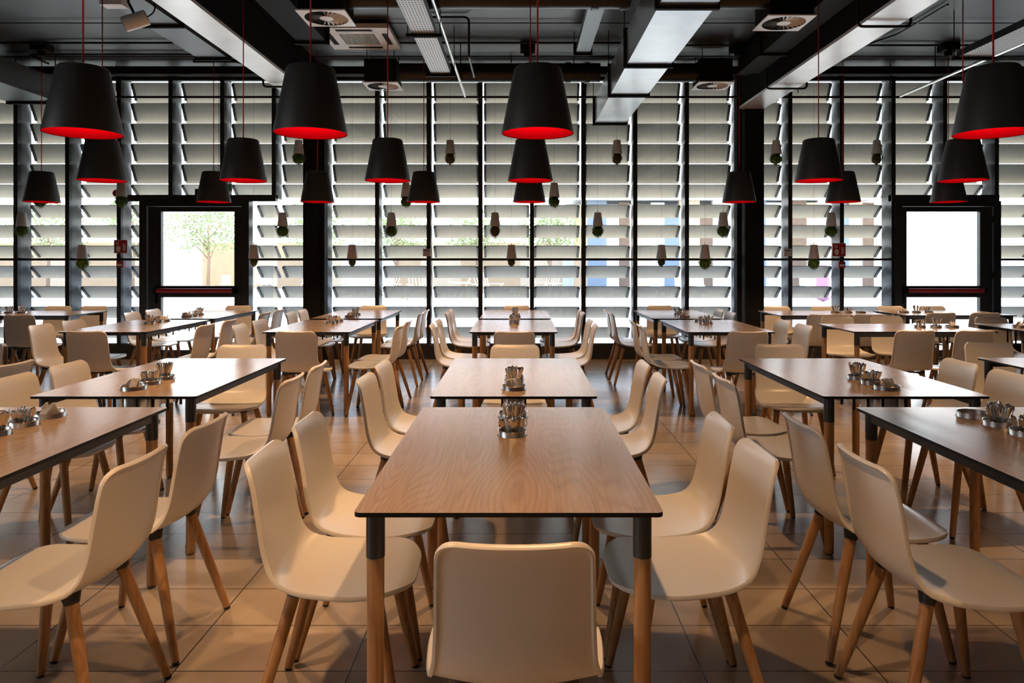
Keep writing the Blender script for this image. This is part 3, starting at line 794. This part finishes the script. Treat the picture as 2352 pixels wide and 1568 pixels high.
# perforated trays
def tray(label, xa, xb, z, y0, y1, bars):
    t = thing('cable_tray', label, 'cable tray', ((xa+xb)/2, 0, z), 0, 'perforated cable trays')
    w = (xb-xa)/2
    MB().box(-w, w, y0, y1, 0, .004).build('tray_bottom', perfm, t)
    m = MB(); m.box(-w-.006, -w, y0, y1, 0, .07); m.box(w, w+.006, y0, y1, 0, .07); m.build('side_rail', darksteel, t)
    for y in bars:
        m = MB(); m.box(-w-.06, w+.06, y-.02, y+.02, -.032, -.001); b_ = m.build('support_bar', blackp, t)
        m = MB(); [m.tube([(q, y, -.032), (q, y, ZC-z)], .005, 6) for q in (-w-.045, w+.045)]; m.build('hanger_rod', blackp, b_)
tray('perforated steel cable tray left of the centre pendants', -1.00, -.79, 3.52, 1.0, Y(8.44), [Y(4.2), Y(6.94), Y(8.43)])
tray('perforated steel cable tray at the upper right edge', 4.62, 4.95, 3.56, 1.0, Y(7.9), [Y(5.5), Y(7.88)])
# pipes
def pipe(label, pts, r, mat, name='pipe', cat='pipe', clamps=(), n=12, group=None):
    m = MB(); m.tube(pts, r, n); o = m.build(name, mat, None, True, 40); tag(o, label, cat, group)
    return o
pipe('thin black sprinkler pipe running across before the window top', [(X0+.05, Y(10.25), 3.655), (X1-.05, Y(10.25), 3.655)], .016, blackmetal)
pipe('shiny steel pipe running from overhead to the cross pipe, beside the left cable tray', [(-.755, .5, 3.66), (-.755, Y(10.22), 3.66)], .017, brushed)
pipe('shiny steel pipe slanting in at the upper right edge', [(5.20, .5, 3.66), (5.20, Y(10.22), 3.66)], .017, brushed)
def smooth_path(P, r=.06, n=5):
    out = [Vector(P[0])]
    for a, b_, c in zip(P, P[1:], P[2:]):
        a, b_, c = Vector(a), Vector(b_), Vector(c); u = (a-b_).normalized()*r; v = (c-b_).normalized()*r
        for k in range(n+1):
            t_ = k/n; out.append((b_+u)*(1-t_)**2 + b_*2*t_*(1-t_) + (b_+v)*t_**2)
    out.append(Vector(P[-1])); return out
zc = ZC-.03
def loopunder(label, y, xl, xr, zb_, x0, x1):
    P = [(x0, y, zc), (xl, y, zc), (xl, y, zb_), (xr, y, zb_), (xr, y, zc), (x1, y, zc)]
    pipe(label, smooth_path(P, .05), .013, blackmetal, 'conduit', 'conduit')
loopunder('black conduit looping under the right beam near the camera', Y(6.64), 3.0, 3.47, 3.495, 2.9, 5.2)
loopunder('black conduit looping under the right beam near the pillar', Y(9.05), 2.98, 3.47, 3.495, 1.6, 7.5)
loopunder('black conduit looping under the left beam', Y(8.95), -3.08, -2.64, 3.495, -7.6, 1.2)
pipe('thin black conduit on the ceiling behind the leftmost pendants', smooth_path([(-6.25, Y(9.9), zc), (-6.25, Y(9.45), zc), (-4.0, Y(9.45), zc), (-3.45, Y(10.2), zc)], .12), .012, blackmetal, 'conduit', 'conduit')
pipe('thin black conduit on the ceiling at the right, running to the wall', smooth_path([(4.35, Y(7.6), zc), (4.35, Y(8.6), zc), (3.95, Y(9.6), zc), (3.6, Y(10.3), zc)], .12), .012, blackmetal, 'conduit', 'conduit')
pipe('black conduit dropping from ceiling beside the left cable tray', smooth_path([(-1.0, Y(8.0), zc), (-.55, Y(8.0), zc), (-.55, Y(8.0), 3.6), (-.55, Y(8.9), 3.6)], .06), .012, blackmetal, 'conduit', 'conduit')
pipe('thin cable strung high across the room, nearer one', [(X0+.05, Y(8.2), 4.02), (X1-.05, Y(8.2), 4.02)], .005, blackp, 'cable', 'cable')
pipe('thin cable strung high across the room, farther one', [(X0+.05, Y(9.55), 4.02), (X1-.05, Y(9.55), 4.02)], .005, blackp, 'cable', 'cable')
# junction boxes above the rear pendants
for i, x in enumerate([-5.83, .09, 2.655, 5.215]):
    t = thing('junction_box', 'black box on the ceiling conduit above the ' + ['leftmost rear pendant', 'centre pendants', 'rear pendant left of the right pillar', 'rightmost rear pendant'][i], 'junction box', (x, Y(9.1), 3.90), 0, 'pendant junction boxes')
    MB().box(-.09, .09, -.09, .09, .06, .148).build('box_body', blackp, t)
    m = MB(); m.tube([(0, 0, .06), (0, 0, .0)], [.05, .042], 16); m.build('cord_grip', blackp, t, True, 40)
t = thing('hanger_bar', 'black bar carrying the pendant beside the left beam', 'bar', (-3.72, Y(9.12), 3.83))
MB().box(-.27, .27, -.02, .02, 0, .035).build('bar_body', blackp, t)
m = MB(); [m.tube([(q, 0, .035), (q, 0, .215)], .005, 6) for q in (-.25, .25)]; m.build('hanger_rod', blackp, t)
# spotlight
t = thing('spotlight', 'white cylindrical spotlight tilted down at upper left', 'spotlight', (fx(312, 6.5), Y(6.5), 3.50))
a = Vector((-.5, -.25, .25)).normalized(); a = Vector((.88, .25, .40)).normalized()
m = MB(); m.tube([a*-.10, a*.095, a*.10], [.066, .066, .060], 28); m.build('lamp_head', whitem, t, True, 40)
m = MB(); m.tube([a*-.104, a*-.101], [.055, .055], 24); m.build('lens', blackp, t, True, 40)
m = MB(); m.tube([(0, -.01, .04), (-.06, -.01, .16), (-.06, -.01, .53)], .012, 10); m.build('stem', darksteel, t, True, 40)
m = MB(); m.tube(smooth_path([a*.09, (.17, 0, .08), (.16, 0, .20), (-.04, 0, .24)], .05), .006, 8); m.build('cable', blackp, t, True)
t = thing('emergency_light', 'small white ceiling light cut by the top edge at upper left', 'lamp', (fx(262, 6.9), Y(6.9), 3.76))
MB().box(-.10, .10, -.06, .06, 0, .06).build('casing', whitem, t); MB().box(-.02, .02, -.02, .02, .06, .29).build('mount', blackp, t)
# sprinkler drop rods
for i, (px, py, d) in enumerate([(36, 107, 9.8), (127, 97, 9.5), (267, 112, 10.1), (985, 90, 9.5), (1058, 52, 9.0), (1174, 85, 9.6), (1318, 68, 9.2), (1398, 98, 9.6), (2148, 57, 9.2), (2045, 135, 10.0), (1833, 205, 10.2)]):
    x = fx(px, d)
    pipe(f'thin black suspension rod under the ceiling, {["leftmost", "second from left", "third from left", "fourth from left", "fifth from left", "sixth from left", "seventh from left", "eighth from left", "second from right", "third from right", "fourth from right"][i]}',
         [(x, Y(d), 3.70), (x, Y(d), ZC)], .006, blackp, 'hanger_rod', 'rod', group='suspension rods')

# ---------------------------------------------------------------- hanging planters
def planter(label, px, ytop, brown, seed, spread=1.0):
    d = 10.15; x = (px-VX)*d/1716; z = EYE + (VY-ytop)*d/1716
    t = thing('hanging_planter', label, 'hanging planter', (x, Y(d), z), 0, 'upside-down hanging planters')
    r0, r1, h_ = .048, .072, .188
    m = MB(); m.lathe([(.0001, 0), (r0-.004, 0), (r0, -.004), (r1, -h_), (r1-.005, -h_), (r1-.012, -h_+.03), (.0001, -h_+.03)], 28); m.build('pot', potm, t, True, 40)
    m = MB(); m.tube([(0, 0, 0), (0, 0, .03)], .004, 6); m.tube([(0, 0, .02), (0, 0, (3.305 if 1.0 < x < 1.48 else ZC)-z)], .0012, 4); m.build('suspension_wire', darksteel, t)
    rnd = random.Random(seed); m = MB(); n = 260; R = (.088 if brown else .106)*spread
    for i in range(n):
        th = rnd.uniform(0, 2*pi); ph = rnd.uniform(0, 1); rr = R*math.sqrt(ph)*rnd.uniform(.75, 1.12)
        zz = -h_ - .012 - .065*spread - (.085*spread*math.sqrt(max(0, 1-ph))*rnd.uniform(.7, 1.15) - .03*ph)
        p0 = Vector((rnd.uniform(-.03, .03), rnd.uniform(-.03, .03), -h_+.04)); p2 = Vector((rr*math.cos(th), rr*math.sin(th), zz))
        p1 = Vector((rr*.85*math.cos(th), rr*.85*math.sin(th), -h_-.005))
        w = rnd.uniform(.002, .0045); sd = Vector((-math.sin(th), math.cos(th), 0))*w; vs = []
        for k in range(5):
            t_ = k/4; p = p0*(1-t_)**2+p1*2*t_*(1-t_)+p2*t_**2; q = 1 if k < 4 else .2
            vs += [p-sd*q, p+sd*q]
        m.add(vs, [(2*k, 2*k+1, 2*k+3, 2*k+2) for k in range(4)])
    o2 = len(m.v); vs = []; 
    for i in range(6):
        for j in range(10):
            a_ = pi*i/5; b_ = 2*pi*j/10; q_ = R*.74*rnd.uniform(.85, 1.1); vs.append((q_*math.sin(a_)*math.cos(b_), q_*math.sin(a_)*math.sin(b_), -h_-.010-.062*spread+.066*spread*math.cos(a_)))
    m.add(vs, [(i*10+j, i*10+(j+1) % 10, (i+1)*10+(j+1) % 10, (i+1)*10+j) for i in range(5) for j in range(10)])
    m.build('plant', leafb if brown else leafg, t)
nth = ['leftmost', 'second from left', 'third from left', 'fourth from left', 'fifth from left', 'sixth from left', 'rightmost']
tiers = [('highest tier', 322, [686, 1034, 1417, 1783, 2014], {1, 2, 4}), ('second highest tier', 420, [93, 279, 933, 1273], set()),
         ('third tier down', 488, [50, 649, 899, 1137, 1373, 1661, 1909], {3}), ('lowest tier', 562, [189, 583, 809, 1175, 1519, 1619, 1869], {1, 2, 3, 4})]
for nm, yt, lst, br_ in tiers:
    for i, px in enumerate(lst):
        w = 'rightmost' if i == len(lst)-1 else nth[i]
        brn = i in br_
        planter(f'white upside-down planter with a {"brownish" if brn else "green"} plant, {nm}, {w}', px, yt, brn, px, .72 if brn and yt > 550 else 1.0)

# ---------------------------------------------------------------- signs and boxes on the mullions
def fire_sign(label, px, py, group):
    d = 10.72; x = (px-VX)*d/1716; z = EYE-(py-VY)*d/1716
    t = thing('fire_alarm_sign', label, 'sign', (x, Y(d), z), 0, group)
    MB().box(-.096, .096, -.002, .004, -.096, .096).build('border', potm, t)
    MB().box(-.089, .089, -.004, -.0021, -.089, .089).build('red_field', redsign, t)
    def poly(P, nm):
        m = MB(); vs = [(a, y, b_) for y in (-.0055, -.0041) for a, b_ in P]; n_ = len(P)
        m.add(vs, [tuple(range(n_)), tuple(range(2*n_-1, n_-1, -1))] + [(i, n_+i, n_+(i+1) % n_, (i+1) % n_) for i in range(n_)]); m.build(nm, paper, t)
    poly([(-.070, -.005), (-.066, -.035), (-.056, -.073), (-.014, -.073), (-.004, -.045), (-.004, -.005), (-.026, .005), (-.040, .008), (-.040, .038), (-.050, .038), (-.050, -.012), (-.060, -.004)], 'hand_symbol')
    m = MB()
    for a, b_, c, d_ in ((-.066, -.026, .062, .068), (-.066, -.060, .030, .068), (-.032, -.026, .030, .068), (-.050, -.040, .044, .054), (-.066, -.054, .030, .036), (-.038, -.026, .030, .036)): m.box(a, b_, -.0055, -.0041, c, d_)
    m.build('button_symbol', paper, t)
    for k in range(5):
        zz = -.055+.021*k; s_ = .9 if k < 3 else .75
        poly([(.034, zz), (.052, zz-.010), (.072, zz-.006), (.074, zz+.006), (.060, zz), (.046, zz+.006), (.036, zz+.020)], 'flame_symbol')
def call_point(label, px, py, group, flip=1):
    d = 10.704; x = (px-VX)*d/1716; z = EYE-(py-VY)*d/1716
    t = thing('call_point', label, 'alarm box', (x, Y(d), z), 0, group)
    MB().box(-.048, .048, -.045, .02, -.045, .045).build('casing', redsign, t)
    MB().box(-.034, .034, -.047, -.0452, -.024, .010).build('press_plate', paper, t)
    MB().box(-.022, .022, -.0482, -.0471, -.010, -.003).build('plate_mark', greyplastic, t)
fire_sign('red fire alarm sign with hand and flames, on the mullion left of the left door', 277.5, 566, 'fire alarm signs')
fire_sign('red fire alarm sign with hand and flames, left of the right door', 1927, 573.5, 'fire alarm signs')
call_point('red call point box below the left fire sign', 279, 607, 'red call points')
call_point('red call point box below the right fire sign', 1931, 608, 'red call points')
for lab, px, py in (('small grey control box on the mullion left of centre', 980.5, 580), ('small grey control box on the mullion right of the right pillar', 1808, 580)):
    d = 10.704; t = thing('control_box', lab, 'control box', ((px-VX)*d/1716, Y(d), EYE-(py-VY)*d/1716), 0, 'grey control boxes')
    MB().box(-.054, .054, -.03, .02, -.052, .056).build('casing', greyplastic, t); MB().box(-.036, .036, -.032, -.0301, .02, .038).build('display', greyout, t)
d = 10.3
t = thing('fire_bell', 'red round disc behind the planter, left of the left door', 'alarm bell', ((269-VX)*10.65/1716, Y(10.65), EYE+(VY-444)*10.65/1716))
m = MB(); vs = []; m.tube([(0, .02, 0), (0, -.03, 0), (0, -.04, 0)], [.05, .05, .038], 24); m.build('bell_dome', redsign, t, True, 40)
m = MB(); m.box(-.02, .06, .0205, .07, -.02, .02); m.build('bell_mount', blackp, t)
t = thing('exit_sign', 'green and white exit sign half hidden behind a pendant above the left door', 'sign', ((516-VX)*10.4/1716, Y(10.4), EYE+(VY-431)*10.4/1716))
MB().box(-.105, .105, -.01, .01, -.055, .055).build('sign_body', potm, t); MB().box(-.085, .100, -.012, -.0101, -.045, .045).build('sign_face', greenp, t)
m = MB(); m.box(-.05, -.01, -.0135, -.0121, -.03, .03); m.build('door_symbol', paper, t)
m = MB(); [m.tube([(q, 0, .055), (q, 0, ZC-t.location.z)], .003, 6) for q in (-.08, .08)]; m.build('hanger_rod', blackp, t)
t = thing('door_sensor', 'small dark box on top of the left door head', 'sensor', ((452-VX)*10.7/1716, WY-.04, ZH+.0455))
MB().box(-.035, .035, -.03, .03, 0, .085).build('casing', blackp, t)

# ---------------------------------------------------------------- the courtyard outside
struct('ground', MB().box(-60, 60, WY+.12, 90, -.12, -.02), pavem)
def wallseg(label, xa, xb, y, z, mat, group='courtyard wall panels'):
    o = MB().box(xa, xb, y, y+.3, -.02, z).build('wall_panel', mat); return tag(o, label, 'wall', group)
t = thing('courtyard_building', 'pale building with coloured vertical panels across the courtyard, right half', 'building', (0, 34.5, 0))
rnd = random.Random(4); x = 2.6; mats = [ochre, bluep, out_white, brownp, beigep, out_white, bluep, beigep, brownp, out_white]; i = 0
while x < 16.8:
    w = rnd.uniform(.5, 1.1); MB().box(x, x+w, 0, .3, -.02, rnd.choice([4.1, 4.3, 4.2])).build('facade_panel', mats[i % 10], t); x += w; i += 1
MB().box(2.6, 17, .3, 4, -.02, 4.0).build('building_body', out_white, t)
MB().box(2.4, 17.4, -.4, 4.2, 4.3, 4.5).build('roof', out_white, t)
t = thing('courtyard_wall', 'ochre and pale courtyard wall behind the greenery on the left', 'wall', (0, 36, 0))
x = -32; i = 0
while x < 2.4:
    w = rnd.uniform(1.2, 3.0); MB().box(x, x+w, 0, .3, -.02, 2.3).build('wall_panel', [ochre, beigep, out_white, ochre, beigep][i % 5], t); x += w; i += 1
def tree(label, x, y, hgt, r, seed):
    t = thing('courtyard_tree', label, 'tree', (x, y, -.02), 0, 'courtyard trees')
    rn = random.Random(seed); m = MB(); m.tube([(0, 0, 0), (.05, 0, hgt*.35), (0, .05, hgt*.7)], [.09, .07, .04], 8)
    for k in range(6):
        a = rn.uniform(0, 6.28); m.tube([(0, 0, hgt*(.3+.05*k)), (r*.6*math.cos(a), r*.6*math.sin(a), hgt*(.6+.05*k))], [.03, .012], 6)
    m.build('trunk', trunkm, t, True)
    m = MB()
    for k in range(1100):
        a = rn.uniform(0, 6.28); u = rn.uniform(-1, 1); rr = r*rn.uniform(.35, 1)
        c = Vector((rr*math.sqrt(1-u*u)*math.cos(a), rr*math.sqrt(1-u*u)*math.sin(a), hgt*.68+u*rr*.75))
        e1 = Vector((rn.uniform(-1, 1), rn.uniform(-1, 1), rn.uniform(-1, 1))).normalized()*.075; e2 = e1.cross(Vector((rn.uniform(-1, 1), 1, rn.uniform(-1, 1)))).normalized()*.05
        m.add([c-e1, c-e2, c+e1, c+e2], [(0, 1, 2, 3)])
    m.build('foliage', treel, t)
tl = ['leftmost', 'second from left', 'third from left', 'fourth from left', 'fifth from left', 'sixth from left', 'seventh from left', 'rightmost']
for i, (x, y, hh, r) in enumerate([(-27, 33, 4.6, 1.9), (-22.5, 34, 4.4, 1.9), (-18.2, 33.5, 4.7, 1.9), (-14, 32, 4.3, 1.8), (-9.8, 34, 4.4, 1.9), (-5.8, 33.5, 4.0, 1.7), (-2.1, 34, 3.9, 1.6), (1.3, 32, 4.0, 1.5)]):
    tree(f'leafy green courtyard tree seen through the louvres, {tl[i]}', x, y, hh, r, i)
t = thing('parasol', 'white parasol standing in the courtyard at left', 'parasol', (-15.8, 28, -.02))
m = MB(); m.lathe([(.0001, 2.75), (1.5, 2.25), (1.5, 2.15)], 8); m.build('canopy', out_white, t)
m = MB(); m.tube([(0, 0, 0), (0, 0, 2.74)], .03, 8); m.build('pole', out_white, t)
for i, (x, y, a) in enumerate([(-13.2, 29, 3.0), (-12.2, 29.5, 3.3), (-11.0, 30, 2.9), (-10.3, 29, .3), (-14.6, 30, 3.1), (5.1, 27, 2.9), (6.0, 26.5, 3.4), (6.9, 27.5, 3.0), (8.0, 27, .2), (11.2, 28, 3.1), (12.4, 27, 2.8), (-9.0, 30, 3.2)]):
    c = chair(x, y, a, 'white courtyard chair seen through the glass, ' + ['left group, second from left', 'left group, third from left', 'left group, fourth from left', 'left group, second from right', 'left group, leftmost', 'right group, leftmost', 'right group, second from left', 'right group, third from left', 'right group, fourth from left', 'right group, second from right', 'right group, rightmost', 'left group, rightmost'][i], 'courtyard chairs')
    c.location.z = -.02
def deck(label, x, y, rz):
    t = thing('deck_chair', label, 'deck chair', (x, y, -.02), rz, 'wooden deck chairs in the courtyard')
    m = MB()
    for k in range(6): xx = -.28+.11*k; m.tube([(xx, .35, .34), (xx, -.15, .28), (xx*1.15, -.5, .98)], .028, 6)
    m.build('slat', deckwood, t)
    for s_ in (-1, 1):
        m = MB(); m.tube([(s_*.34, .40, 0), (s_*.34, .38, .56)], .03, 6); m.tube([(s_*.34, -.65, 0), (s_*.34, .4, .36)], .03, 6); m.tube([(s_*.38, .45, .57), (s_*.38, -.4, .55)], .035, 6); m.build('side_frame', deckwood, t)
for i, (x, y, a) in enumerate([(-4.9, 26, 2.6), (-3.6, 25.5, 3.5), (-2.3, 27.4, 1.7), (-1.2, 26, 3.9), (-6.3, 27, 3.1), (1.0, 27, 2.4)]):
    deck('pale wooden deck chair out in the courtyard, ' + ['second from left', 'third from left', 'fourth from left', 'second from right', 'leftmost', 'rightmost'][i], x, y, a)
t = thing('bean_bag', 'pink cushion seen through the louvres left of the right door', 'cushion', (10.6, 25, -.02))
m = MB(); m.lathe([(.0001, 0), (.20, .05), (.22, .4), (.20, 1.0), (.13, 1.25), (.0001, 1.35)], 16); m.build('cushion_body', pinkm, t, True)

# ---------------------------------------------------------------- light
w = bpy.data.worlds.new('World'); bpy.context.scene.world = w; w.use_nodes = True
n = w.node_tree; n.nodes.clear()
o = n.nodes.new('ShaderNodeOutputWorld'); bg = n.nodes.new('ShaderNodeBackground')
tc = n.nodes.new('ShaderNodeTexCoord'); sp = n.nodes.new('ShaderNodeSeparateXYZ'); n.links.new(tc.outputs['Generated'], sp.inputs[0])
cr = n.nodes.new('ShaderNodeValToRGB'); cr.color_ramp.elements[0].color = (.95, .97, 1, 1); cr.color_ramp.elements[1].color = (.62, .78, 1, 1)
n.links.new(sp.outputs[2], cr.inputs[0]); n.links.new(cr.outputs[0], bg.inputs[0]); bg.inputs[1].default_value = 8.6
n.links.new(bg.outputs[0], o.inputs[0])
sd = bpy.data.lights.new('sun', 'SUN'); sd.energy = 15; sd.angle = .01; sd.color = (1, .95, .88)
so = bpy.data.objects.new('sun', sd); C.objects.link(so); so.rotation_euler = (math.radians(-32), 0, math.radians(-24))
# daylight portals of the glass wall
for i, (xa, xb) in enumerate(((X0, -.1), (.1, X1))):
    pd = bpy.data.lights.new('portal', 'AREA'); pd.shape = 'RECTANGLE'; pd.size = xb-xa; pd.size_y = 3.8; pd.cycles.is_portal = True
    po = bpy.data.objects.new('portal', pd); C.objects.link(po); po.location = ((xa+xb)/2, Y(11.6), 2.1); po.rotation_euler = (-pi/2, 0, 0)

pd = bpy.data.lights.new('portal', 'AREA'); pd.shape = 'RECTANGLE'; pd.size = 4.0; pd.size_y = 1.8; pd.cycles.is_portal = True
po = bpy.data.objects.new('portal', pd); C.objects.link(po); po.location = (X0-.25, -.6, 2.1); po.rotation_euler = (-pi/2, 0, pi/2)  # portal of the added side window
# ---------------------------------------------------------------- camera
cd = bpy.data.cameras.new('Camera'); cam = bpy.data.objects.new('Camera', cd); C.objects.link(cam)
cam.location = (0, 0, EYE); cam.rotation_euler = (pi/2, 0, 0); cd.sensor_width = 36; cd.lens = F*36/2352
cd.shift_x = -(VX-1176)/2352; cd.shift_y = -(784-VY)/2352; cd.clip_end = 300; cd.clip_start = .05
sc = bpy.context.scene; sc.camera = cam
sc.view_settings.view_transform = 'Standard'; sc.view_settings.look = 'None'; sc.view_settings.exposure = 0; sc.view_settings.gamma = 1
sc.view_settings.use_curve_mapping = False
sc.cycles.max_bounces = 8; sc.cycles.transparent_max_bounces = 16; sc.cycles.sample_clamp_indirect = 4
